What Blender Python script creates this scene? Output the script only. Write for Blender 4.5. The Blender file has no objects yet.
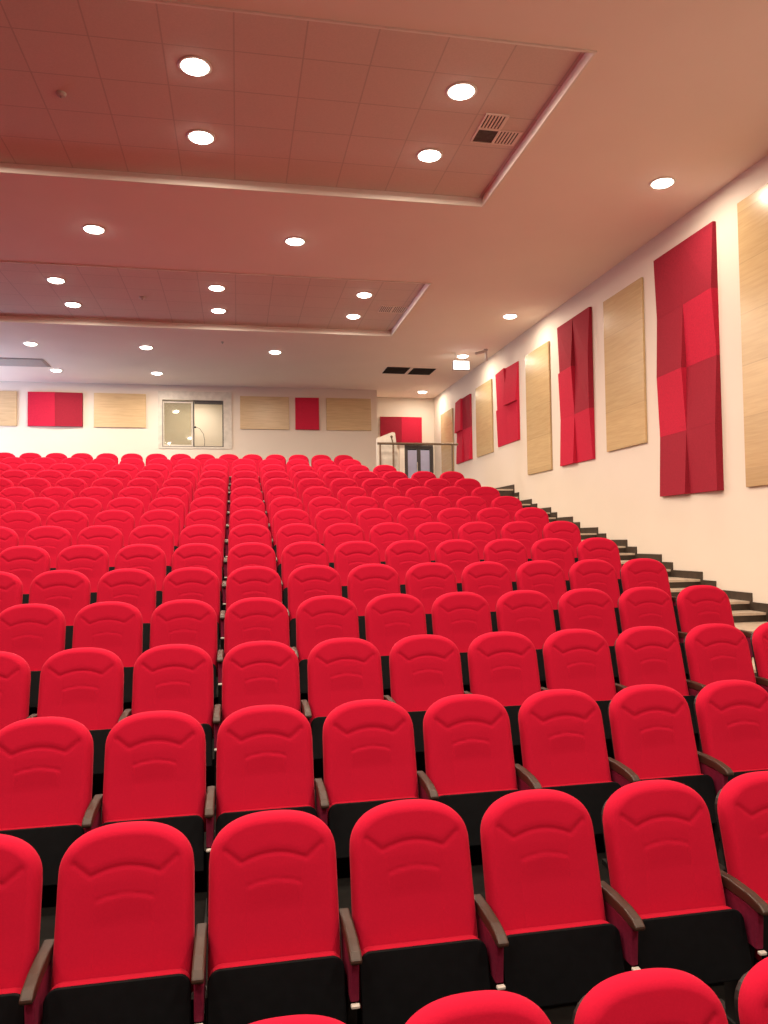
import bpy, bmesh, math, random
from mathutils import Vector, Matrix
random.seed(4)
C = bpy.context.scene.collection
ZC = 2.32                      # camera height above the front floor
H = 4.37 + ZC                  # ceiling height
PITCH = 0.55                   # seat spacing in a row
XO = 0.145                     # seat column zero
WX = 6.03                      # inner face of the right wall
YB = 21.8                      # back wall face
YR = 22.9                      # wall at the back of the entrance recess
XC = 4.03                      # corner between back wall and recess
LEFT = -9.3
FRONT = -5.0

# ------------------------------------------------------------------ materials
def mat(name, col, rough=0.6, spec=0.5, metal=0.0, noise=None, sheen=0.0, bump=None, coat=0.0):
    m = bpy.data.materials.new(name); m.use_nodes = True
    nt = m.node_tree; b = nt.nodes['Principled BSDF']
    b.inputs['Base Color'].default_value = (*col, 1)
    b.inputs['Roughness'].default_value = rough
    b.inputs['Specular IOR Level'].default_value = spec
    b.inputs['Metallic'].default_value = metal
    if sheen:
        b.inputs['Sheen Weight'].default_value = sheen
        b.inputs['Sheen Roughness'].default_value = 0.35
        b.inputs['Sheen Tint'].default_value = (1.0, 0.16, 0.24, 1)
    if coat: b.inputs['Coat Weight'].default_value = coat
    tc = nt.nodes.new('ShaderNodeTexCoord')
    if noise:
        scale, amt = noise
        n = nt.nodes.new('ShaderNodeTexNoise'); n.inputs['Scale'].default_value = scale
        n.inputs['Detail'].default_value = 4
        nt.links.new(tc.outputs['Object'], n.inputs['Vector'])
        r = nt.nodes.new('ShaderNodeValToRGB')
        r.color_ramp.elements[0].position = 0.3; r.color_ramp.elements[1].position = 0.7
        r.color_ramp.elements[0].color = (*[c*(1-amt) for c in col], 1)
        r.color_ramp.elements[1].color = (*[min(1, c*(1+amt)) for c in col], 1)
        nt.links.new(n.outputs['Fac'], r.inputs['Fac'])
        nt.links.new(r.outputs['Color'], b.inputs['Base Color'])
    if bump:
        scale, st = bump
        n = nt.nodes.new('ShaderNodeTexNoise'); n.inputs['Scale'].default_value = scale
        nt.links.new(tc.outputs['Object'], n.inputs['Vector'])
        bp = nt.nodes.new('ShaderNodeBump'); bp.inputs['Strength'].default_value = st
        bp.inputs['Distance'].default_value = 0.002
        nt.links.new(n.outputs['Fac'], bp.inputs['Height'])
        nt.links.new(bp.outputs['Normal'], b.inputs['Normal'])
    return m

def emit(name, col, strength):
    m = bpy.data.materials.new(name); m.use_nodes = True
    nt = m.node_tree; nt.nodes.clear()
    e = nt.nodes.new('ShaderNodeEmission'); o = nt.nodes.new('ShaderNodeOutputMaterial')
    e.inputs['Color'].default_value = (*col, 1); e.inputs['Strength'].default_value = strength
    nt.links.new(e.outputs[0], o.inputs['Surface'])
    return m

def wood_mat(name, c1, c2, seam, rough, axis):
    """veneer with the grain running along `axis` and horizontal board seams `seam` metres apart"""
    m = bpy.data.materials.new(name); m.use_nodes = True
    nt = m.node_tree; b = nt.nodes['Principled BSDF']; N = nt.nodes.new; L = nt.links.new
    tc = N('ShaderNodeTexCoord'); mp = N('ShaderNodeMapping')
    sc = [22.0, 22.0, 22.0]; sc[axis] = 1.3
    mp.inputs['Scale'].default_value = sc
    L(tc.outputs['Object'], mp.inputs['Vector'])
    n = N('ShaderNodeTexNoise'); n.inputs['Scale'].default_value = 1.6; n.inputs['Detail'].default_value = 6
    n.inputs['Distortion'].default_value = 0.6
    L(mp.outputs['Vector'], n.inputs['Vector'])
    r = N('ShaderNodeValToRGB'); r.color_ramp.elements[0].position = .32; r.color_ramp.elements[1].position = .68
    r.color_ramp.elements[0].color = (*c1, 1); r.color_ramp.elements[1].color = (*c2, 1)
    L(n.outputs['Fac'], r.inputs['Fac'])
    col = r.outputs['Color']
    if seam:
        sp = N('ShaderNodeSeparateXYZ'); L(tc.outputs['Object'], sp.inputs['Vector'])
        dv = N('ShaderNodeMath'); dv.operation = 'DIVIDE'; dv.inputs[1].default_value = seam; L(sp.outputs['Z'], dv.inputs[0])
        fl = N('ShaderNodeMath'); fl.operation = 'FLOOR'; L(dv.outputs[0], fl.inputs[0])
        wn = N('ShaderNodeTexWhiteNoise'); wn.noise_dimensions = '1D'; L(fl.outputs[0], wn.inputs['W'])
        mr = N('ShaderNodeMapRange'); mr.inputs['To Min'].default_value = .86; mr.inputs['To Max'].default_value = 1.06
        L(wn.outputs['Value'], mr.inputs['Value'])
        fr = N('ShaderNodeMath'); fr.operation = 'FRACT'; L(dv.outputs[0], fr.inputs[0])
        lt = N('ShaderNodeMath'); lt.operation = 'GREATER_THAN'; lt.inputs[1].default_value = .018; L(fr.outputs[0], lt.inputs[0])
        m2 = N('ShaderNodeMapRange'); m2.inputs['To Min'].default_value = .84; m2.inputs['To Max'].default_value = 1; L(lt.outputs[0], m2.inputs['Value'])
        mu = N('ShaderNodeMath'); mu.operation = 'MULTIPLY'; L(mr.outputs[0], mu.inputs[0]); L(m2.outputs[0], mu.inputs[1])
        vm = N('ShaderNodeVectorMath'); vm.operation = 'SCALE'; L(col, vm.inputs[0]); L(mu.outputs[0], vm.inputs['Scale'])
        col = vm.outputs[0]
    L(col, b.inputs['Base Color'])
    b.inputs['Roughness'].default_value = rough
    return m

def tile_mat(name, col, size):
    """acoustic ceiling tiles: square grid with fine grooves and specks"""
    m = bpy.data.materials.new(name); m.use_nodes = True
    nt = m.node_tree; b = nt.nodes['Principled BSDF']; N = nt.nodes.new; L = nt.links.new
    tc = N('ShaderNodeTexCoord')
    br = N('ShaderNodeTexBrick'); br.offset = 0; br.squash = 1
    br.inputs['Scale'].default_value = 1; br.inputs['Brick Width'].default_value = size; br.inputs['Row Height'].default_value = size
    br.inputs['Mortar Size'].default_value = 0.008; br.inputs['Mortar Smooth'].default_value = .2
    br.inputs['Color1'].default_value = (*col, 1); br.inputs['Color2'].default_value = (*[c*.97 for c in col], 1)
    br.inputs['Mortar'].default_value = (*[c*.78 for c in col], 1)
    L(tc.outputs['Object'], br.inputs['Vector'])
    n = N('ShaderNodeTexNoise'); n.inputs['Scale'].default_value = 60; L(tc.outputs['Object'], n.inputs['Vector'])
    mr = N('ShaderNodeMapRange'); mr.inputs['To Min'].default_value = .9; mr.inputs['To Max'].default_value = 1.05; L(n.outputs['Fac'], mr.inputs['Value'])
    vm = N('ShaderNodeVectorMath'); vm.operation = 'SCALE'; L(br.outputs['Color'], vm.inputs[0]); L(mr.outputs[0], vm.inputs['Scale'])
    L(vm.outputs[0], b.inputs['Base Color'])
    b.inputs['Roughness'].default_value = .8
    return m

M = dict(
    wall=mat('cream_wall_paint', (.68, .62, .545), .65, .3, noise=(1.2, .015)),
    ceiling=mat('white_ceiling_paint', (.90, .79, .71), .8, .3, noise=(1.0, .015)),
    tile=tile_mat('ceiling_tile', (.74, .60, .53), .63),
    lip=mat('white_trim_paint', (.84, .80, .74), .5),
    red=mat('red_seat_fabric', (.44, .008, .033), .9, .06, sheen=.22, noise=(140, .04), bump=(500, .08)),
    red_edge=mat('red_cushion_fabric', (.38, .008, .026), .9, .06, sheen=.10, bump=(500, .08)),
    burgundy=mat('burgundy_side_fabric', (.16, .008, .035), .8, .2, noise=(60, .15)),
    black=mat('black_seat_plastic', (.003, .0036, .0048), .6, .12, noise=(30, .2)),
    shell=mat('dark_back_shell', (.010, .009, .009), .5, .35, noise=(30, .2)),
    steel=mat('black_painted_steel', (.012, .011, .011), .45),
    cap=mat('white_plastic', (.55, .52, .48), .4, noise=(40, .05)),
    arm=wood_mat('dark_walnut', (.026, .012, .007), (.048, .022, .013), None, .5, 1),
    carpet=mat('dark_brown_floor', (.009, .008, .007), .85, .15, noise=(25, .2)),
    tread=mat('beige_stone_tread', (.50, .42, .33), .35, .5, noise=(14, .12)),
    bounce_red=mat('burgundy_bounce_wall', (.30, .012, .02), .9, .1, noise=(6, .2)),  # made-up dark red for unseen front and left walls, reddens ceiling bounce
    riser=mat('dark_brown_riser', (.035, .024, .016), .45, .5, noise=(12, .25)),
    skirt=mat('brown_stone_skirting', (.040, .027, .018), .5, .5, noise=(12, .3)),
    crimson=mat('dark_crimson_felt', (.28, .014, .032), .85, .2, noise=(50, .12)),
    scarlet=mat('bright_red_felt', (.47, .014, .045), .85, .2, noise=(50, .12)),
    oak=wood_mat('oak_veneer_side', (.45, .32, .16), (.52, .385, .20), .62, .27, 1),
    oak_back=wood_mat('oak_veneer_back', (.46, .325, .17), (.56, .41, .225), None, .3, 0),
    alu=mat('brushed_aluminium', (.56, .53, .47), .45, .5, noise=(8, .12)),
    dark_alu=mat('dark_grey_aluminium', (.055, .05, .052), .45, .5, noise=(20, .1)),
    rail=mat('bronze_rail_metal', (.16, .12, .085), .35, .5, metal=.6, noise=(20, .1)),
    frost=mat('frosted_lilac_glass', (.40, .42, .62), .25, .5, noise=(3, .08)),
    dim=mat('vent_shade', (.10, .085, .08), .8, .2, noise=(20, .2)),
    void=mat('vent_black', (.010, .008, .008), .8, .2, noise=(20, .2)),
    grey=mat('grey_vent_paint', (.42, .39, .37), .6, noise=(20, .05)),
)
LAMP = (1.0, .82, .63)
M['lens'] = emit('lit_lamp_lens', (1.0, .93, .80), 14)
M['sign'] = emit('lit_exit_sign', (1.0, .97, .88), 3.0)
g = bpy.data.materials.new('tinted_glass'); g.use_nodes = True
pb = g.node_tree.nodes['Principled BSDF']
pb.inputs['Base Color'].default_value = (.66, .64, .50, 1); pb.inputs['Roughness'].default_value = .03
pb.inputs['Transmission Weight'].default_value = .75; pb.inputs['IOR'].default_value = 1.5
M['glass'] = g

# ------------------------------------------------------------------ helpers
def box(bm, x0, x1, y0, y1, z0, z1, mi=0):
    v = [bm.verts.new((x, y, z)) for z in (z0, z1) for y in (y0, y1) for x in (x0, x1)]
    fs = []
    for q in ((0, 2, 3, 1), (4, 5, 7, 6), (0, 1, 5, 4), (2, 6, 7, 3), (0, 4, 6, 2), (1, 3, 7, 5)):
        f = bm.faces.new([v[i] for i in q]); f.material_index = mi; fs.append(f)
    return fs

def bbox(x0, x1, y0, y1, z0, z1, bev=0.0, seg=2):
    bm = bmesh.new(); box(bm, x0, x1, y0, y1, z0, z1)
    if bev: bmesh.ops.bevel(bm, geom=bm.edges[:], offset=bev, segments=seg, profile=.5, affect='EDGES')
    return bm

def prism(bm, pts, axis, a, b, mi=0):
    """extrude a polygon; axis 0: pts are (y,z) along x; axis 1: pts are (x,z) along y"""
    def P(p, t): return (t, p[0], p[1]) if axis == 0 else (p[0], t, p[1]) if axis == 1 else (p[0], p[1], t)
    A = [bm.verts.new(P(p, a)) for p in pts]; B = [bm.verts.new(P(p, b)) for p in pts]
    n = len(pts); fs = [bm.faces.new(A), bm.faces.new(B[::-1])]
    for i in range(n): fs.append(bm.faces.new((A[i], B[i], B[(i+1) % n], A[(i+1) % n])))
    for f in fs: f.material_index = mi
    bmesh.ops.recalc_face_normals(bm, faces=bm.faces[:])
    return fs

def tube(bm, p0, p1, r, n=10, mi=0):
    p0, p1 = Vector(p0), Vector(p1); d = (p1-p0); L = d.length
    mtx = Matrix.Translation((p0+p1)/2) @ d.to_track_quat('Z', 'Y').to_matrix().to_4x4()
    res = bmesh.ops.create_cone(bm, cap_ends=True, segments=n, radius1=r, radius2=r, depth=L, matrix=mtx)
    for v in res['verts']:
        for f in v.link_faces: f.material_index = mi

def lathe(bm, prof, n=28, mi=0, cx=0, cy=0, caps=True):
    """revolve (radius, z) profile about z"""
    rings = []
    for r, z in prof:
        rings.append([bm.verts.new((cx+r*math.cos(2*math.pi*k/n), cy+r*math.sin(2*math.pi*k/n), z)) for k in range(n)])
    for a, b in zip(rings, rings[1:]):
        for k in range(n):
            f = bm.faces.new((a[k], a[(k+1) % n], b[(k+1) % n], b[k])); f.material_index = mi
    for ring in (rings[0], rings[-1]) if caps else ():
        f = bm.faces.new(ring); f.material_index = mi
    bmesh.ops.recalc_face_normals(bm, faces=bm.faces[:])

def obj(name, bm, mats, parent=None, smooth=False, loc=None):
    me = bpy.data.meshes.new(name); bm.to_mesh(me); bm.free()
    for m in (mats if isinstance(mats, (list, tuple)) else [mats]): me.materials.append(m)
    if smooth:
        for p in me.polygons: p.use_smooth = True
    o = bpy.data.objects.new(name, me); C.objects.link(o)
    if parent: o.parent = parent
    if loc: o.location = loc
    return o

def tag(o, label, cat, group=None):
    o['label'] = label; o['category'] = cat
    if group: o['group'] = group
    return o

def thing(name, label, cat, loc, group=None):
    o = bpy.data.objects.new(name, None); C.objects.link(o); o.location = loc
    return tag(o, label, cat, group)

def struct(name, bm, mats, parent=None):
    o = obj(name, bm, mats, parent)
    if not parent: o['kind'] = 'structure'
    return o

def child_copy(o, parent):
    c = o.copy(); C.objects.link(c); c.parent = parent
    for ch in o.children:
        d = ch.copy(); C.objects.link(d); d.parent = c
    return c

# ------------------------------------------------------------------ seating rows
def row_pos(r):
    if r == 0: return 2.215, -1.337 + ZC
    if r == 1: return 3.13, -1.078 + ZC
    if r == 15: return 18.45, 2.075 + ZC
    return 2.175 + .98*r, -1.297 + .214*r + ZC
SEAT_H = 1.0
def row_floor(r): return row_pos(r)[1] - SEAT_H
def row_front(r): return row_pos(r)[0] - (.85 if r != 15 else .9)
LAND = row_floor(15)
YL = 16.05                                   # front edge of the top landing

# ---- floor: one stepped block under the seats
bm = bmesh.new()
AX = 4.30                                    # seats end, stair aisle begins
box(bm, LEFT, WX, FRONT, row_front(1), -.3, row_floor(0))
for r in range(1, 15):
    y1 = row_front(r+1) if r < 14 else YL
    box(bm, LEFT, AX, row_front(r), y1, -.3, row_floor(r))
box(bm, LEFT, AX, YL, YR+.2, -.3, LAND)
floor = struct('floor', bm, M['carpet'])

# ---- stair aisle beside the right wall
bm = bmesh.new(); sk = bmesh.new()
def step(y0, y1, z, zlow):
    fs = box(bm, AX, WX, y0, y1, -.3, z - .03, 1)
    box(bm, AX, WX, y0 - .012, y1, z - .03, z, 0)
    box(sk, WX - .018, WX, y0 - .045, y1, zlow, z + .10)
for r in range(1, 15):
    z = row_floor(r); zl = row_floor(r-1)
    y0 = row_front(r); y1 = row_front(r+1) if r < 14 else YL
    step(y0, y1, z, (z+zl)/2 + .1)
    zn = row_floor(r+1) if r < 14 else LAND
    fs = box(bm, AX, WX, y1 - .285, y1, z, (z+zn)/2 - .03, 1)
    box(bm, AX, WX, y1 - .297, y1, (z+zn)/2 - .03, (z+zn)/2, 0)
    box(sk, WX - .018, WX, y1 - .285 - .045, y1, z + .1 - .002, (z+zn)/2 + .10)
step(YL, YR, LAND, LAND - .1)
stairs = struct('floor_stairs', bm, [M['tread'], M['riser']])
struct('baseboard_right', sk, M['skirt'])

# ------------------------------------------------------------------ room shell
def hole_wall(bm, u0, u1, z0, z1, holes, mk):
    """rectangles around one hole"""
    (a, b, c, d) = holes
    mk(bm, u0, a, z0, z1); mk(bm, b, u1, z0, z1); mk(bm, a, b, z0, c); mk(bm, a, b, d, z1)

bm = bmesh.new(); box(bm, WX, WX+.2, FRONT-.2, YR+.2, -.3, H+.5); struct('wall_right', bm, M['wall'])
bm = bmesh.new(); box(bm, LEFT-.2, LEFT, FRONT-.2, YR+.2, -.3, H+.5); struct('wall_left', bm, M['bounce_red'])
bm = bmesh.new(); box(bm, LEFT, WX, FRONT-.2, FRONT, -.3, H+.5); struct('wall_front', bm, M['bounce_red'])
WIN = (-2.13, -.13, 2.60 + ZC, 4.20 + ZC)
bm = bmesh.new()
hole_wall(bm, LEFT, XC, LAND, H+.3, WIN, lambda b, u0, u1, z0, z1: box(b, u0, u1, YB, YB+.15, z0, z1))
box(bm, XC-.15, XC, YB+.15, YR, LAND, H+.3)
struct('wall_back', bm, M['wall'])
bm = bmesh.new()
D0, D1, DT = 5.08, 5.99, 2.90 + ZC           # door opening
box(bm, XC-.15, D0, YR, YR+.2, LAND, H+.3); box(bm, D0, WX, YR, YR+.2, DT, H+.3); box(bm, D1, WX, YR, YR+.2, LAND, DT)
struct('wall_recess', bm, M['wall'])
# control room behind the window
bx0, bx1, by1, bz0, bz1 = -2.9, .6, 24.2, 1.6 + ZC, 4.36 + ZC
for nm, a in (('wall_booth_left', (bx0-.1, bx0, YB+.15, by1, bz0, bz1)), ('wall_booth_right', (bx1, bx1+.1, YB+.15, by1, bz0, bz1)), ('wall_booth_back', (bx0, bx1, by1, by1+.1, bz0, bz1)),
              ('floor_booth', (bx0-.1, bx1+.1, YB+.15, by1+.1, bz0-.1, bz0)), ('ceiling_booth', (bx0-.1, bx1+.1, YB+.15, by1+.1, bz1, bz1+.1))):
    bm = bmesh.new(); box(bm, *a); struct(nm, bm, M['wall'])

# ---- ceiling with two recessed tile fields
CO = [(-6.45, 3.21, 6.22, 9.47), (-6.45, 3.29, 12.5, 15.92)]
REC = .10
bm = bmesh.new()
ys = [FRONT, CO[0][2], CO[0][3], CO[1][2], CO[1][3], YR+.2]
for i in range(5):
    if i in (1, 3):
        x0, x1 = CO[i//2][0], CO[i//2][1]
        box(bm, LEFT, x0, ys[i], ys[i+1], H, H+.3); box(bm, x1, WX, ys[i], ys[i+1], H, H+.3)
        box(bm, x0, x1, ys[i], ys[i+1], H+REC, H+.3, 1)
    else:
        box(bm, LEFT, WX, ys[i], ys[i+1], H, H+.3)
struct('ceiling', bm, [M['ceiling'], M['tile']])
for k, (x0, x1, y0, y1) in enumerate(CO):
    bm = bmesh.new(); t = .022; z0, z1 = H-.016, H+REC-.001
    box(bm, x0, x1, y0, y0+t, z0, z1); box(bm, x0, x1, y1-t, y1, z0, z1)
    box(bm, x0, x0+t, y0+t, y1-t, z0, z1); box(bm, x1-t, x1, y0+t, y1-t, z0, z1)
    struct('trim_%d' % (k+1), bm, M['lip'])

# ------------------------------------------------------------------ control-room window
W0, W1, WZ0, WZ1 = WIN
bm = bmesh.new()
fy0, fy1 = YB-.02, YB+.10
sl = (-2.01, -1.19, 2.66+ZC, 3.92+ZC); sr = (-1.17, -.37, 2.66+ZC, 3.95+ZC)
box(bm, W0, W1, fy0, fy1, 3.96+ZC, WZ1); box(bm, W0, W1, fy0, fy1, WZ0, 2.65+ZC)
box(bm, W0, -2.02, fy0, fy1, 2.65+ZC, 3.96+ZC); box(bm, -.36, W1, fy0, fy1, 2.65+ZC, 3.96+ZC)
win = struct('window_1', bm, M['alu'])
def ring(x0, x1, y0, y1, z0, z1, t):
    b = bmesh.new()
    box(b, x0, x1, y0, y1, z0, z0+t); box(b, x0, x1, y0, y1, z1-t, z1)
    box(b, x0, x0+t, y0, y1, z0+t, z1-t); box(b, x1-t, x1, y0, y1, z0+t, z1-t)
    return b
obj('window_sash', ring(sl[0], sl[1], YB+.0, YB+.04, sl[2], sl[3], .045), M['dark_alu' if 0 else 'alu'], win)
obj('window_track', ring(sr[0]-.02, sr[1]+.01, YB+.05, YB+.09, sr[2]-.01, sr[3]+.01, .03), M['dark_alu'], win)
bm = bmesh.new(); box(bm, sl[0]+.045, sl[1]-.045, YB+.016, YB+.024, sl[2]+.045, sl[3]-.045); obj('window_pane', bm, M['glass'], win)
bm = bmesh.new(); box(bm, sr[0]+.02, sr[1]-.02, YB+.03, YB+.05, sr[3]-.09, sr[3]-.02); obj('window_blind', bm, M['dark_alu'], win)
bm = bmesh.new()
for xx in (sl[0]-.006, sl[1]+.002): box(bm, xx, xx+.012, YB-.026, YB-.018, sl[2], sl[3])
for zz in (sl[2]-.008, sl[3]-.004): box(bm, sl[0], sl[1], YB-.026, YB-.018, zz, zz+.012)
obj('window_gasket', bm, M['dark_alu'], win)
# microphone arm standing on the desk inside the right-hand opening
mic = thing('gooseneck_microphone', 'small dark microphone on a curved stalk inside the right half of the back window', 'microphone', (-.92, 22.45, 2.66+ZC))
bm = bmesh.new()
pp = [(0, 0, -.02), (.02, 0, .25), (-.02, 0, .45), (-.12, 0, .60), (-.22, 0, .64)]
for a, b in zip(pp, pp[1:]): tube(bm, a, b, .006, 8)
obj('stalk', bm, M['steel'], mic)
bm = bmesh.new(); bmesh.ops.create_uvsphere(bm, u_segments=12, v_segments=8, radius=.03, matrix=Matrix.Translation((-.25, 0, .64)) @ Matrix.Diagonal((1.3, 1, 1, 1)))
obj('microphone_head', bm, M['steel'], mic, True)
bm = bmesh.new(); lathe(bm, [(.07, -.06), (.07, -.03), (.02, -.01)], 16); obj('microphone_base', bm, M['steel'], mic)
bm = bmesh.new(); box(bm, bx0+.02, bx1-.02, 22.1, 22.8, 2.56+ZC, 2.60+ZC)
for xx in (bx0+.05, bx1-.12):
    box(bm, xx, xx+.07, 22.12, 22.78, bz0, 2.56+ZC)
tag(obj('booth_desk', bm, M['cap']), 'pale desk inside the control room behind the back window', 'desk')

# ------------------------------------------------------------------ entrance door in the recess
dm = bmesh.new(); y0, y1 = YR+.02, YR+.08
zb = LAND
box(dm, D0, D0+.05, y0-.03, y1, zb, DT); box(dm, D1-.05, D1, y0-.03, y1, zb, DT)
box(dm, D0+.05, D1-.05, y0-.03, y1, DT-.05, DT)
door = struct('door_1', dm, M['dark_alu'])
xm = (D0+D1)/2
for a, b in ((D0+.05, xm), (xm, D1-.05)):
    lf = obj('door_leaf', ring(a+.003, b-.003, y0, y1-.01, zb+.01, DT-.055, .055), M['dark_alu'], door)
    bm = bmesh.new(); box(bm, a+.058, b-.058, y0+.02, y0+.03, zb+.065, DT-.15); obj('glass_pane', bm, M['frost'], lf)
bm = bmesh.new(); tube(bm, (xm-.06, y0-.05, zb+.8), (xm-.06, y0-.05, zb+1.3), .012)
for zz in (.85, 1.25): tube(bm, (xm-.06, y0-.05, zb+zz), (xm-.06, y0+.005, zb+zz), .009)
obj('door_handle', bm, M['alu'], door)
# white casing left of the door
bm = bmesh.new(); box(bm, D0-.16, D0-.002, YR-.02, YR+.05, LAND, DT); 
struct('trim_3', bm, M['lip'])

# ------------------------------------------------------------------ landing railing
RY = 16.15
rx0, rx1, rz = 2.985, 4.79, 2.075 + ZC
rt = thing('guard_railing', 'bronze metal guard railing on the landing in front of the double door', 'railing', ((rx0+rx1)/2, RY, LAND))
def loc(x, y, z): return (x-(rx0+rx1)/2, y-RY, z-LAND)
bm = bmesh.new(); tube(bm, loc(rx0, RY, rz), loc(rx1, RY, rz), .026, 14); obj('handrail', bm, M['rail'], rt, False)
for px in (rx0+.06, 3.335, 4.66):
    bm = bmesh.new(); tube(bm, loc(px, RY, LAND+.012), loc(px, RY, rz-.02), .021, 12)
    lathe_z = 0.0
    lathe(bm, [(.055, 0.0), (.055, .01), (.024, .016)], 16, 0, *loc(px, RY, 0)[:2])
    obj('post', bm, M['rail'], rt)
bm = bmesh.new(); tube(bm, loc(3.335, RY, rz-.02), loc(3.30, RY, rz+.13), .014, 10)
bmesh.ops.create_uvsphere(bm, u_segments=12, v_segments=8, radius=.03, matrix=Matrix.Translation(loc(3.30, RY, rz+.15)))
obj('post_finial', bm, M['rail'], rt)
# slanted cream wing wall behind the railing
bm = bmesh.new()
prism(bm, [(3.02, LAND), (3.02, 2.22+ZC), (3.36, 2.355+ZC), (3.42, 2.34+ZC), (3.56, LAND)], 1, 16.35, 16.50)
struct('wall_wing', bm, M['alu'])

# ------------------------------------------------------------------ wall panels
def red_panel(label, group, y0, y1, z0, z1, rows, depth):
    """relief of tilted felt tiles on the right wall; rows top to bottom, each (far tile, near tile) of 'd'/'b'; cols(depths at corners)"""
    t = thing('mounted_felt_panel', label, 'wall panel', (WX, (y0+y1)/2, z0), group)
    n = len(rows); h = (z1-z0)/n; ym = (y0+y1)/2; cy = (y0+y1)/2
    for i, rw in enumerate(rows):
        for j, ch in enumerate(rw):
            ya, yb = (ym, y1) if j == 0 else (y0, ym)         # far column first
            zt = z1 - i*h; zb_ = zt - h
            # corner depths: (near-top, near-bottom, far-top, far-bottom)
            dn_t, dn_b, df_t, df_b = depth[i][j]
            bm = bmesh.new(); e = .0006
            ya += e; yb -= e; zt -= e; zb_ += e
            P = lambda d, y, z: bm.verts.new((-d, y-cy, z-z0))
            b = [P(.001, ya, zb_), P(.001, yb, zb_), P(.001, yb, zt), P(.001, ya, zt)]
            f = [P(dn_b, ya, zb_), P(df_b, yb, zb_), P(df_t, yb, zt), P(dn_t, ya, zt)]
            bm.faces.new(b[::-1]); bm.faces.new((f[0], f[1], f[2])); bm.faces.new((f[0], f[2], f[3]))
            for k in range(4): bm.faces.new((b[k], b[(k+1) % 4], f[(k+1) % 4], f[k]))
            bmesh.ops.recalc_face_normals(bm, faces=bm.faces[:])
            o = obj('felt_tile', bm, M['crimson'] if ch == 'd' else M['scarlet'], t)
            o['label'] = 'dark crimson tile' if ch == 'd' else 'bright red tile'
    return t
lo, hi, md = .02, .10, .05
RG = 'red relief panels on the right wall'
# per tile: near-top, near-bottom, far-top, far-bottom
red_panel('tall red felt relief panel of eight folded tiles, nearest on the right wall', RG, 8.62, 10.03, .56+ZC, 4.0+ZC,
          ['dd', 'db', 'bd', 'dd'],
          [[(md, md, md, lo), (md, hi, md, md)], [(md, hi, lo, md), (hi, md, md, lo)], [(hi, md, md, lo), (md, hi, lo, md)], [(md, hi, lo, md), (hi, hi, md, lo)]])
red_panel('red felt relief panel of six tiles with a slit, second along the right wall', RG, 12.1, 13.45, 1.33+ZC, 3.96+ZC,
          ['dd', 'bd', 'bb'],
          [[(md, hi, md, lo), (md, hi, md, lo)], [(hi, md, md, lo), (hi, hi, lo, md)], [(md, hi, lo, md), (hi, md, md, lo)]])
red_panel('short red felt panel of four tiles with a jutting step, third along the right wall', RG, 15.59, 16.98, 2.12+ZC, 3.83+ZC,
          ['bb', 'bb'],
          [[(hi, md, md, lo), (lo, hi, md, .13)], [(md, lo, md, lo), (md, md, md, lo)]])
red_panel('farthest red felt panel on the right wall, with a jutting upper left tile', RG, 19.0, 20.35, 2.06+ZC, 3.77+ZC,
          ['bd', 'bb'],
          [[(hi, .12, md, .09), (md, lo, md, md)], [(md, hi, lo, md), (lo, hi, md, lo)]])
def red_back(label, x0, x1, z0, z1, cols, Y, group):
    t = thing('mounted_felt_panel', label, 'wall panel', ((x0+x1)/2, Y, z0), group)
    n = len(cols); w = (x1-x0)/n
    for i, ch in enumerate(cols):
        a = -(x1-x0)/2 + i*w + .002; b = a + w - .004
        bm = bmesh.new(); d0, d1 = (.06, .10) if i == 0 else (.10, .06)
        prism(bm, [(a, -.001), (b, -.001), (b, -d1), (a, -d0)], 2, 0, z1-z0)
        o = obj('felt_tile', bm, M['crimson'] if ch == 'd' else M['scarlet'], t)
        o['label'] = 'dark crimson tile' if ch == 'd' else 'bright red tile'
BG = 'panels on the back wall'
red_back('two-tone red felt panel, bright left half, on the back wall between two oak panels', -5.49, -4.10, 3.17+ZC, 4.09+ZC, 'bd', YB, BG)
red_back('narrow plain red felt panel between two oak panels right of the back window', 1.65, 2.325, 3.17+ZC, 4.085+ZC, 'b', YB, BG)
red_back('two-tone red felt panel above the double door in the recess', 4.32, 5.63, 2.92+ZC, 3.76+ZC, 'db', YR, BG)

def oak_side(label, y0, y1, z0, z1):
    bm = bbox(-.04, -.001, y0, y1, z0, z1, .004, 1)
    o = obj('mounted_oak_panel', bm, M['oak'], loc=(WX, 0, 0)); tag(o, label, 'wall panel', 'oak panels on the right wall')
oak_side('tall oak panel cut off by the right edge of the photo', 6.92, 8.15, .565+ZC, 4.02+ZC)
oak_side('oak panel on the right wall between the tall and the second red panel', 10.40, 11.62, 1.39+ZC, 3.89+ZC)
oak_side('oak panel on the right wall between the second and third red panels', 13.9, 15.12, 1.31+ZC, 3.83+ZC)
oak_side('short oak panel with a bright glare between the two farthest red panels', 17.33, 18.55, 2.05+ZC, 3.81+ZC)
oak_side('farthest oak panel on the right wall, partly behind the railing', 20.72, 21.95, 1.7+ZC, 3.69+ZC)
def oak_back(label, x0, x1):
    bm = bbox(x0, x1, -.04, -.001, 3.165+ZC, 4.10+ZC, .004, 1)
    o = obj('mounted_oak_panel', bm, M['oak_back'], loc=(0, YB, 0)); tag(o, label, 'wall panel', BG)
oak_back('oak panel on the back wall cut off by the left edge of the photo', -7.2, -5.77)
oak_back('oak panel on the back wall just left of the control room window', -3.81, -2.45)
oak_back('oak panel on the back wall just right of the control room window', .10, 1.47)
oak_back('oak panel at the right end of the back wall by the recess corner', 2.54, 3.85)

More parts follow.
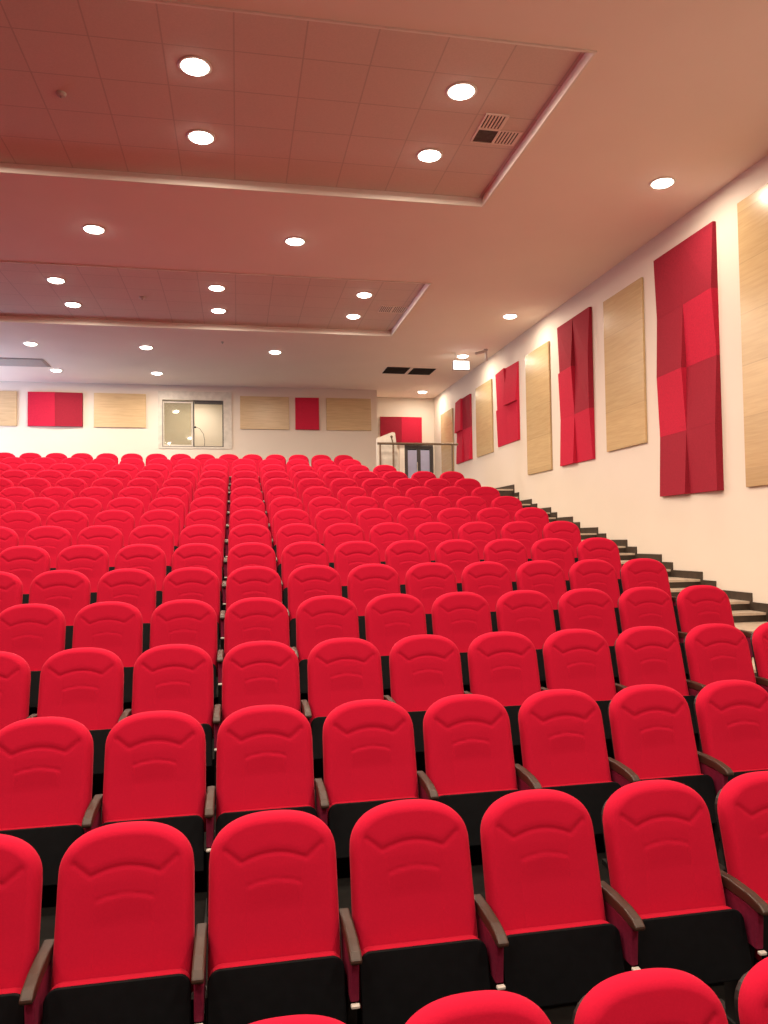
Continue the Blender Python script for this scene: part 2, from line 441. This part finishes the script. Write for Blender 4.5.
# ------------------------------------------------------------------ downlights
lens_me = None
ENERGY = 62
SPREAD = 180
def lamp_light(x, y, z, parent=None, e=ENERGY, col=LAMP):
    ld = bpy.data.lights.new('downlight_lamp', 'AREA'); ld.shape = 'DISK'; ld.size = .20; ld.spread = math.radians(SPREAD); ld.energy = e; ld.color = col
    lo_ = bpy.data.objects.new('downlight_lamp', ld); C.objects.link(lo_)
    lo_.location = (x, y, z)
    if parent: lo_.parent = parent
    return lo_
bm = bmesh.new(); lathe(bm, [(.128, -.002), (.16, -.002), (.16, -.006), (.145, -.013), (.128, -.010)], 32, caps=False)
ring0 = obj('bezel', bm, M['lip'], None, True)
bm = bmesh.new(); lathe(bm, [(.128, -.001), (.128, -.010), (.118, -.022), (.09, -.033), (.05, -.039), (.012, -.041)], 32)
lens0 = obj('lens', bm, M['lens'], None, True)
first = [True]
def downlight(x, y, label, coffer=False, e=None):
    k = (4.37+REC)/4.37 if coffer else 1
    e = ENERGY if e is None else e
    z = H + (REC if coffer else 0)
    t = thing('downlight', label, 'ceiling light', (x*k, y*k, z), 'round downlights in the ceiling')
    if first[0]:
        ring0.parent = t; lens0.parent = t; first[0] = False
    else:
        child_copy(ring0, t); child_copy(lens0, t)
    lamp_light(0, 0, -.046, t, e)
F1 = 'lit round downlight in the front ceiling recess, '
downlight(-.352, 7.05, F1+'upper one of its left pair', True)
downlight(-.355, 8.30, F1+'lower one of its left pair', True)
downlight(2.18, 7.02, F1+'upper one of its right pair', True)
downlight(2.18, 8.28, F1+'lower one of its right pair', True)
F2 = 'lit round downlight on the plain ceiling between the two recesses, '
downlight(-1.928, 11.02, F2+'left one of two')
downlight(.856, 11.02, F2+'right one of two')
F3 = 'lit round downlight in the rear ceiling recess, '
for x, nm in ((-2.92, 'left'), (-.32, 'middle'), (2.255, 'right')):
    downlight(x, 13.28, F3+'upper one of its %s pair' % nm, True)
    downlight(x, 14.60, F3+'lower one of its %s pair' % nm, True)
F4 = 'lit round downlight just behind the rear recess, '
downlight(-4.39, 17.6, F4+'leftmost of three'); downlight(-1.975, 17.6, F4+'middle one of three'); downlight(.885, 17.65, F4+'rightmost of three')
F5 = 'lit round downlight nearest the back wall, '
downlight(-4.446, 20.24, F5+'above the two-tone red panel'); downlight(-2.005, 20.27, F5+'above the control room window')
F6 = 'lit round downlight along the right wall, '
downlight(5.2, 8.47, F6+'nearest, above the tall red panel', e=ENERGY*.45); downlight(5.31, 14.15, F6+'second, above the middle oak panel', e=ENERGY*.45)
downlight(5.34, 17.46, F6+'directly above the lit exit sign', e=ENERGY*.45); downlight(5.43, 21.9, F6+'inside the recess above the door', e=ENERGY*.45)
# extra unseen lamps added for light, over the stage side and to the left
for x, y, z in [(-1.93, 4.5, H), (.86, 4.5, H), (3.3, 4.5, H), (-1.93, 1.2, H), (.86, 1.2, H), (3.3, 1.2, H), (-4.7, 4.5, H), (-4.7, 11.02, H),
                (-1.93, -2, H), (.86, -2, H), (3.3, -2, H), (-4.7, -2, H), (-4.7, 1.2, H),
                (-2.98, 7.2, H+REC), (-2.98, 8.48, H+REC), (-5.6, 7.2, H+REC), (-5.6, 8.48, H+REC), (-5.6, 13.58, H+REC), (-5.6, 14.93, H+REC), (-7.2, 17.6, H), (-7.8, 9, H), (-7.8, 3, H), (-7.8, 14, H)]:
    lamp_light(x, y, z-.046, None, ENERGY*(1.5 if y < 2 else 1))  # stage-side ones made stronger to brighten the seat fronts
lamp_light(-1.2, 23.3, bz1-.02, None, 30, (1, .86, .66))             # lamp inside the control room
# added cool daylight fill, unseen at far left, brightens back wall and ceiling
ld = bpy.data.lights.new('left_daylight_fill', 'AREA'); ld.shape = 'RECTANGLE'; ld.size = 1.6; ld.size_y = 2.2; ld.energy = 330; ld.color = (.66, .74, 1.0)
lo_ = bpy.data.objects.new('left_daylight_fill', ld); C.objects.link(lo_); lo_.location = (LEFT+.1, 19.8, LAND+1.6); lo_.rotation_euler = (0, math.radians(-110), 0)

# ------------------------------------------------------------------ ceiling fittings
def vent(label, cx, cy, z, cells, cw, cl, gap):
    """cells: list of (ix, iy, kind) kind 's' slatted, 'd' dark"""
    t = thing('ceiling_vent', label, 'air vent', (cx, cy, z), 'air vents in the ceiling')
    xs = [c[0] for c in cells]; ysx = [c[1] for c in cells]
    nx, ny = max(xs)+1, max(ysx)+1
    X0, Y0 = -nx*cw/2, -ny*cl/2
    fr = bmesh.new(); sl_ = bmesh.new(); dk = bmesh.new()
    for ix, iy, kd in cells:
        a, b = X0+ix*cw, X0+(ix+1)*cw; c, d = Y0+iy*cl, Y0+(iy+1)*cl; q = gap/2
        box(fr, a, b, c, c+q, -.014, 0); box(fr, a, b, d-q, d, -.014, 0); box(fr, a, a+q, c+q, d-q, -.014, 0); box(fr, b-q, b, c+q, d-q, -.014, 0)
        box(dk, a+q, b-q, c+q, d-q, -.004, -.001)
        if kd == 's':
            n = 6; w = (b-a-2*q)/n
            for i in range(n): box(sl_, a+q+i*w+w*.5, a+q+(i+1)*w, c+q, d-q, -.012, -.004)
        elif kd == 'l':
            n = 5; w = (d-c-2*q)/n
            for i in range(n): box(sl_, a+q, b-q, c+q+i*w+w*.8, c+q+(i+1)*w, -.011, -.004)
    obj('vent_frame', fr, M['ceiling'] if 1 else 0, t); obj('vent_backing', dk, M['dim' if len(cells) > 1 else 'void'], t)
    if len(sl_.faces): obj('vent_slats', sl_, M['ceiling'] if any(c[2] == 's' for c in cells) else M['void'], t)
k = (4.37+REC)/4.37
vent('square slatted air vent near the corner of the front ceiling recess', 2.80*k, 7.63*k, H+REC, [(0, 0, 's'), (0, 1, 'd'), (1, 1, 's')], .255, .29, .03)
vent('small slatted air vent near the corner of the rear ceiling recess', 2.93*k, 14.05*k, H+REC, [(0, 0, 's'), (1, 0, 's')], .26, .42, .03)
vent('left one of two black rectangular air vents above the recess corner', 4.06, 19.15, H, [(0, 0, 'l')], .64, .80, .03)
vent('right one of two black rectangular air vents above the recess corner', 4.75, 19.19, H, [(0, 0, 'l')], .64, .80, .03)
bm = bmesh.new(); box(bm, -1.0, .62, -.42, .42, -.012, -.001); box(bm, -.95, .57, -.38, .38, -.02, -.012)
tag(obj('ceiling_vent', bm, M['grey'], loc=(-5.1, 19.45, H)), 'long grey flat air vent on the ceiling at the left edge of the photo', 'air vent', 'air vents in the ceiling')

t = thing('exit_sign', 'lit white exit sign box hanging under the ceiling near the right wall', 'sign', (5.21, 17.2, H))
bm = bmesh.new(); box(bm, -.20, .20, -.03, .03, -.40, -.185)
obj('sign_box', bm, M['sign'], t)
obj('sign_frame', ring(-.205, .205, -.034, .034, -.405, -.18, .012), M['grey'], t)
bm = bmesh.new(); box(bm, -.15, .15, -.0335, -.0305, -.368, -.362); box(bm, -.15, .15, -.0335, -.0305, -.222, -.216)
obj('sign_lines', bm, M['grey'], t)
bm = bmesh.new()
for xx in (-.14, .14): tube(bm, (xx, 0, -.185), (xx, 0, -.001), .006, 8)
obj('hanger', bm, M['grey'], t)
t = thing('ceiling_bracket', 'small pale two-armed fitting on the ceiling right of the exit sign', 'fitting', (5.68, 16.75, H))
bm = bmesh.new(); lathe(bm, [(.05, -.001), (.05, -.03), (.03, -.05)], 16); obj('mount', bm, M['grey'], t)
for e_ in ((-.26, -.05, -.12), (.02, .03, -.27)):
    bm = bmesh.new(); tube(bm, (0, 0, -.045), e_, .032, 12); obj('arm', bm, M['cap'], t)
for x, y, z, lab in ((-1.649*k, 7.70*k, H+REC, 'small round smoke detector in the front ceiling recess'), (-1.636*k, 13.99*k, H+REC, 'small round smoke detector in the rear ceiling recess'), (-.29, 16.9, H, 'tiny round detector on the ceiling behind the rear recess')):
    t = thing('smoke_detector', lab, 'smoke detector', (x, y, z), 'smoke detectors')
    s = 1 if 'tiny' not in lab else .6
    bm = bmesh.new(); lathe(bm, [(.05*s, -.001), (.05*s, -.012), (.036*s, -.03), (.014*s, -.034)], 18); obj('detector_base', bm, M['cap'], t)
    bm = bmesh.new(); lathe(bm, [(.014*s, -.034), (.012*s, -.046), (.006*s, -.05)], 12); obj('sensor', bm, M['grey'], t)

# ------------------------------------------------------------------ the auditorium seat
LEAN = math.radians(15); sa, ca = math.sin(LEAN), math.cos(LEAN)
def lean(x, s, n): return (x, -s*sa - n*ca, 1.0 - s*ca + n*sa)

def backrest_bm():
    bm = bmesh.new()
    S1 = .60; NX, NS = 72, 84
    
    def hw(s): return .246 + .005*min(1, s/.55)
    T, PW = .178, 2.4                               # superelliptic crown of the back
    def top(u):                                     # drop of the outline below the top, u in -1..1
        return T*(1-max(0, 1-abs(u)**PW)**(1/PW))
    def segd(px, ps, a, b):
        ax, as_ = a; bx_, bs = b; dx, ds = bx_-ax, bs-as_
        t = max(0, min(1, ((px-ax)*dx+(ps-as_)*ds)/(dx*dx+ds*ds))); return math.hypot(px-ax-t*dx, ps-as_-t*ds)
    arc = lambda s0, sag, w: [(w*(-1+2*i/8), s0 - sag*(1-(-1+2*i/8)**2)) for i in range(9)]
    c1 = [(-.185, .130), (-.125, .178)] + arc(.176, .027, .118)[1:-1] + [(.125, .178), (.185, .130)]
    c2 = arc(.262, .016, .098)
    seams = [[(-.112, .19), (-.105, .262), (-.108, .56)], [(.112, .19), (.105, .262), (.108, .56)]]
    def polyd(px, ps, pl): return min(segd(px, ps, a, b) for a, b in zip(pl, pl[1:]))
    def c1_y(x):
        pl = c1
        for a, b in zip(pl, pl[1:]):
            if a[0] <= x <= b[0]: return a[1] + (b[1]-a[1])*(x-a[0])/(b[0]-a[0])
        return .125
    def sdf(x, s):                                   # distance inside the outline
        w = hw(s); d = min(w-abs(x), S1 - s + .02)
        if s < T:
            a, b = abs(x)/w, (T-s)/T
            k = (a**PW + b**PW)**(1/PW)
            if k > .2:
                gx, gs = a**(PW-1)/w, b**(PW-1)/T
                d = min(d, (1-k)/(k**(1-PW)*math.hypot(gx, gs)))
        return max(d, 0)
    def front(x, s):
        d = sdf(x, s); r = .045
        q = 1-min(d/r, 1); n = .060*math.sqrt(max(0, 1-q*q))
        e = math.exp(-(polyd(x, s, c1)/.0075)**2)*.0044 + math.exp(-(polyd(x, s, c2)/.007)**2)*.0030
        for sm in seams: e += math.exp(-(polyd(x, s, sm)/.006)**2)*.0012
        if s < c1_y(x): n += .004*min(1, (c1_y(x)-s)/.03)*min(1, d/.04)     # head roll
        dd = s - .262 + .016*(1-(min(1, abs(x)/.098))**2)
        if abs(x) < .1 and 0 < dd < .08: n += .003*(1-dd/.08)
        n -= .010*(1-(x/.25)**2)*min(1, d/.06)*min(1, max(0, (s-.2)/.15))       # hollow of the back
        return n - e*min(1, d/.03)
    def back(x, s):
        d = sdf(x, s); q = 1-min(d/.03, 1); return -.022*math.sqrt(max(0, 1-q*q))
    def grid(fn):
        g_ = []
        for i in range(NX+1):
            # cosine spacing packs samples at the sides
            u = -math.cos(math.pi*i/NX)*.45 + (-1+2*i/NX)*.55; row = []
            t0 = top(u)
            for j in range(NS+1):
                v = j/NS; v = v*v*.35 + v*.65
                s = t0 + (S1-t0)*v; x = u*hw(s); row.append((x, s))
            g_.append(row)
        return g_
    G = grid(None)
    A = [[bm.verts.new(lean(x, s, front(x, s) if 0 < i < NX and j > 0 else 0)) for j, (x, s) in enumerate(row)] for i, row in enumerate(G)]
    step_ = 6
    for i in range(NX):
        for j in range(NS): bm.faces.new((A[i][j], A[i][j+1], A[i+1][j+1], A[i+1][j]))
    # rear face, same outline
    B = [[A[i][j] if (i in (0, NX) or j == 0) else bm.verts.new(lean(G[i][j][0], G[i][j][1], back(*G[i][j]))) for j in range(NS+1)] for i in range(NX+1)]
    for i in range(NX):
        for j in range(NS):
            vs = [B[i][j], B[i+1][j], B[i+1][j+1], B[i][j+1]]
            if i in (0, NX-1) or j == 0:
                if len(set(vs) & set(A[i] + A[i+1])) == 4: continue
            try: bm.faces.new(vs)
            except ValueError: pass
    # bottom edge
    for i in range(NX):
        vs = []
        for v in (A[i][NS], A[i+1][NS], B[i+1][NS], B[i][NS]):
            if v not in vs: vs.append(v)
        if len(vs) > 2: bm.faces.new(vs)
    bmesh.ops.recalc_face_normals(bm, faces=bm.faces[:])
    return bm

def lean_bm(bm):
    for v in bm.verts: v.co = Vector(lean(v.co.x, v.co.y, v.co.z))
    bmesh.ops.recalc_face_normals(bm, faces=bm.faces[:]); return bm
def round_top(w, s0, s1, r, n0, n1, bev, wb=None):
    """plate in back coordinates (x, s, n) with rounded upper corners"""
    pts = [(-w, s1), (w, s1)]
    for i in range(7):
        a = math.pi/2*i/6; pts.append((w-r+r*math.cos(a), s0+r-r*math.sin(a)))
    for i in range(7):
        a = math.pi/2*i/6; pts.append((-w+r-r*math.sin(a), s0+r-r*math.cos(a)))
    bm = bmesh.new(); prism(bm, pts, 2, n0, n1)
    if bev: bmesh.ops.bevel(bm, geom=[e for e in bm.edges if len(e.link_faces) == 2 and e.calc_face_angle() > 1.0], offset=bev, segments=3, profile=.5, affect='EDGES')
    return lean_bm(bm)

P = {}
P['backrest'] = obj('backrest', backrest_bm(), M['red'], None, True)
P['back_shell'] = obj('back_shell', round_top(.236, .05, .74, .10, -.045, -.018, .008), M['shell'])
P['seat_cushion'] = obj('seat_cushion', round_top(.243, .507, .73, .045, .050, .122, .026), M['red_edge'], None, True)
P['seat_pan'] = obj('seat_pan', round_top(.247, .511, .765, .045, .1225, .142, .005), M['black'])
# armrest, carried on the standard right of the seat
def arm_bm(x):
    bm = bmesh.new()
    prism(bm, [(-.05, .612), (-.17, .617), (-.29, .613), (-.36, .600), (-.39, .582), (-.39, .565), (-.35, .560), (-.27, .570), (-.05, .570)], 0, x-.0215, x+.0215)
    bmesh.ops.bevel(bm, geom=[e for e in bm.edges if len(e.link_faces) == 2 and e.calc_face_angle() > .6], offset=.007, segments=2, profile=.5, affect='EDGES')
    return bm
def panel_bm(x):
    bm = bmesh.new(); prism(bm, [(-.08, .571), (-.345, .564), (-.335, .405), (-.10, .405)], 0, x-.016, x+.016)
    bmesh.ops.bevel(bm, geom=bm.edges[:], offset=.005, segments=1, affect='EDGES'); return bm
def leg_bm(x):
    bm = bmesh.new(); prism(bm, [(-.11, .405), (-.28, .405), (-.22, .03), (-.12, .03)], 0, x-.018, x+.018)
    box(bm, x-.03, x+.03, -.30, -.02, 0.0, .03); return bm
def cap_bm(x): return bbox(x-.016, x+.016, -.356, -.336, .393, .406, .003, 1)
def side_set(x):
    return [obj('armrest', arm_bm(x), M['arm']), obj('side_panel', panel_bm(x), M['burgundy']), obj('leg', leg_bm(x), M['steel']), obj('bolt_cap', cap_bm(x), M['cap'])]
right_set = side_set(PITCH/2); left_set = side_set(-PITCH/2)
core = [P['backrest'], P['back_shell'], P['seat_cushion'], P['seat_pan']]
ORD = ['', 'first', 'second', 'third', 'fourth', 'fifth', 'sixth', 'seventh', 'eighth', 'ninth', 'tenth', 'eleventh', 'twelfth', 'thirteenth', 'fourteenth', 'fifteenth', 'sixteenth', 'seventeenth', 'eighteenth', 'nineteenth', 'twentieth']
used = set()
def place(o, parent):
    if o.name not in used and o.parent is None:
        o.parent = parent; used.add(o.name)
    else:
        c = o.copy(); C.objects.link(c); c.parent = parent
def seat(r, x, label, end=False, first_left=False):
    y, zt = row_pos(r)
    t = thing('auditorium_seat', label, 'seat', (x, y, zt-SEAT_H), 'red auditorium seats')
    far = r >= 9
    parts = list(core if not far else core[:2])
    parts += right_set[:] if not far else right_set[:3]
    if first_left: parts += left_set if not far else left_set[:3]
    for p in parts: place(p, t)
CMIN = {0: -1, 1: -3, 2: -3, 3: -4, 4: -4, 5: -5, 6: -5, 7: -6, 8: -6, 9: -7, 10: -7, 11: -8, 12: -8, 13: -9, 14: -9, 15: -10}
CVIS = {0: 0, 1: -2, 2: -2}
CMAX = {0: 4, 1: 5, 2: 6, 13: 5, 14: 4, 15: 5}
for r in range(16):
    a, b = CMIN[r], CMAX.get(r, 7)
    for c in range(a, b+1):
        x = XO + c*PITCH
        if r == 15: x = -.185 + c*PITCH
        x += {0: -.028, 1: -.014, 2: -.010}.get(r, 0)
        if r < 3:
            k_ = c - CVIS[r] + 1
            rn = ['front row', 'second row from the front', 'third row from the front'][r]
            if k_ < 1: lab = 'red tip-up seat just past the left edge, ' + rn
            elif r == 0: lab = 'red seat at the bottom edge, %s from the left in the front row' % ORD[k_]
            else: lab = 'red tip-up seat, %s from the left edge in the %s' % (ORD[k_], rn)
        else:
            k_ = b - c + 1
            rn = ORD[r+1] + ' row from the front'
            if r == 13: rn = 'third row from the back'
            if r == 14: rn = 'half-hidden second row from the back'
            if r == 15: rn = 'last row before the back wall'
            lab = 'red tip-up seat, %s from the right end in the %s' % (ORD[k_], rn)
        seat(r, x, lab, first_left=(c == a))

# ------------------------------------------------------------------ camera
yaw, pitch, roll = math.radians(10.9), math.radians(2.06), math.radians(-.80)
F = Vector((math.sin(yaw)*math.cos(pitch), math.cos(yaw)*math.cos(pitch), math.sin(pitch)))
Rv = Vector((math.cos(yaw), -math.sin(yaw), 0)); U = Rv.cross(F)
R2 = math.cos(roll)*Rv + math.sin(roll)*U; U2 = -math.sin(roll)*Rv + math.cos(roll)*U
cd = bpy.data.cameras.new('camera'); cam = bpy.data.objects.new('camera', cd); C.objects.link(cam)
mw = Matrix((R2, U2, -F)).transposed().to_4x4(); mw.translation = Vector((0, 0, ZC)); cam.matrix_world = mw
cd.sensor_fit = 'HORIZONTAL'; cd.sensor_width = 36; cd.lens = 36*763/768; cd.clip_start = .05; cd.clip_end = 100
bpy.context.scene.camera = cam

sc = bpy.context.scene
w = bpy.data.worlds.new('world'); sc.world = w; w.use_nodes = True
w.node_tree.nodes['Background'].inputs['Color'].default_value = (.02, .018, .016, 1)
sc.view_settings.view_transform = 'Standard'; sc.view_settings.look = 'None'
sc.view_settings.gamma = 1; sc.view_settings.use_curve_mapping = False
sc.view_settings.exposure = 0.30
sc.cycles.use_denoising = True
sc.cycles.max_bounces = 10; sc.cycles.diffuse_bounces = 6; sc.cycles.glossy_bounces = 4; sc.cycles.transmission_bounces = 6
sc.cycles.sample_clamp_indirect = 6
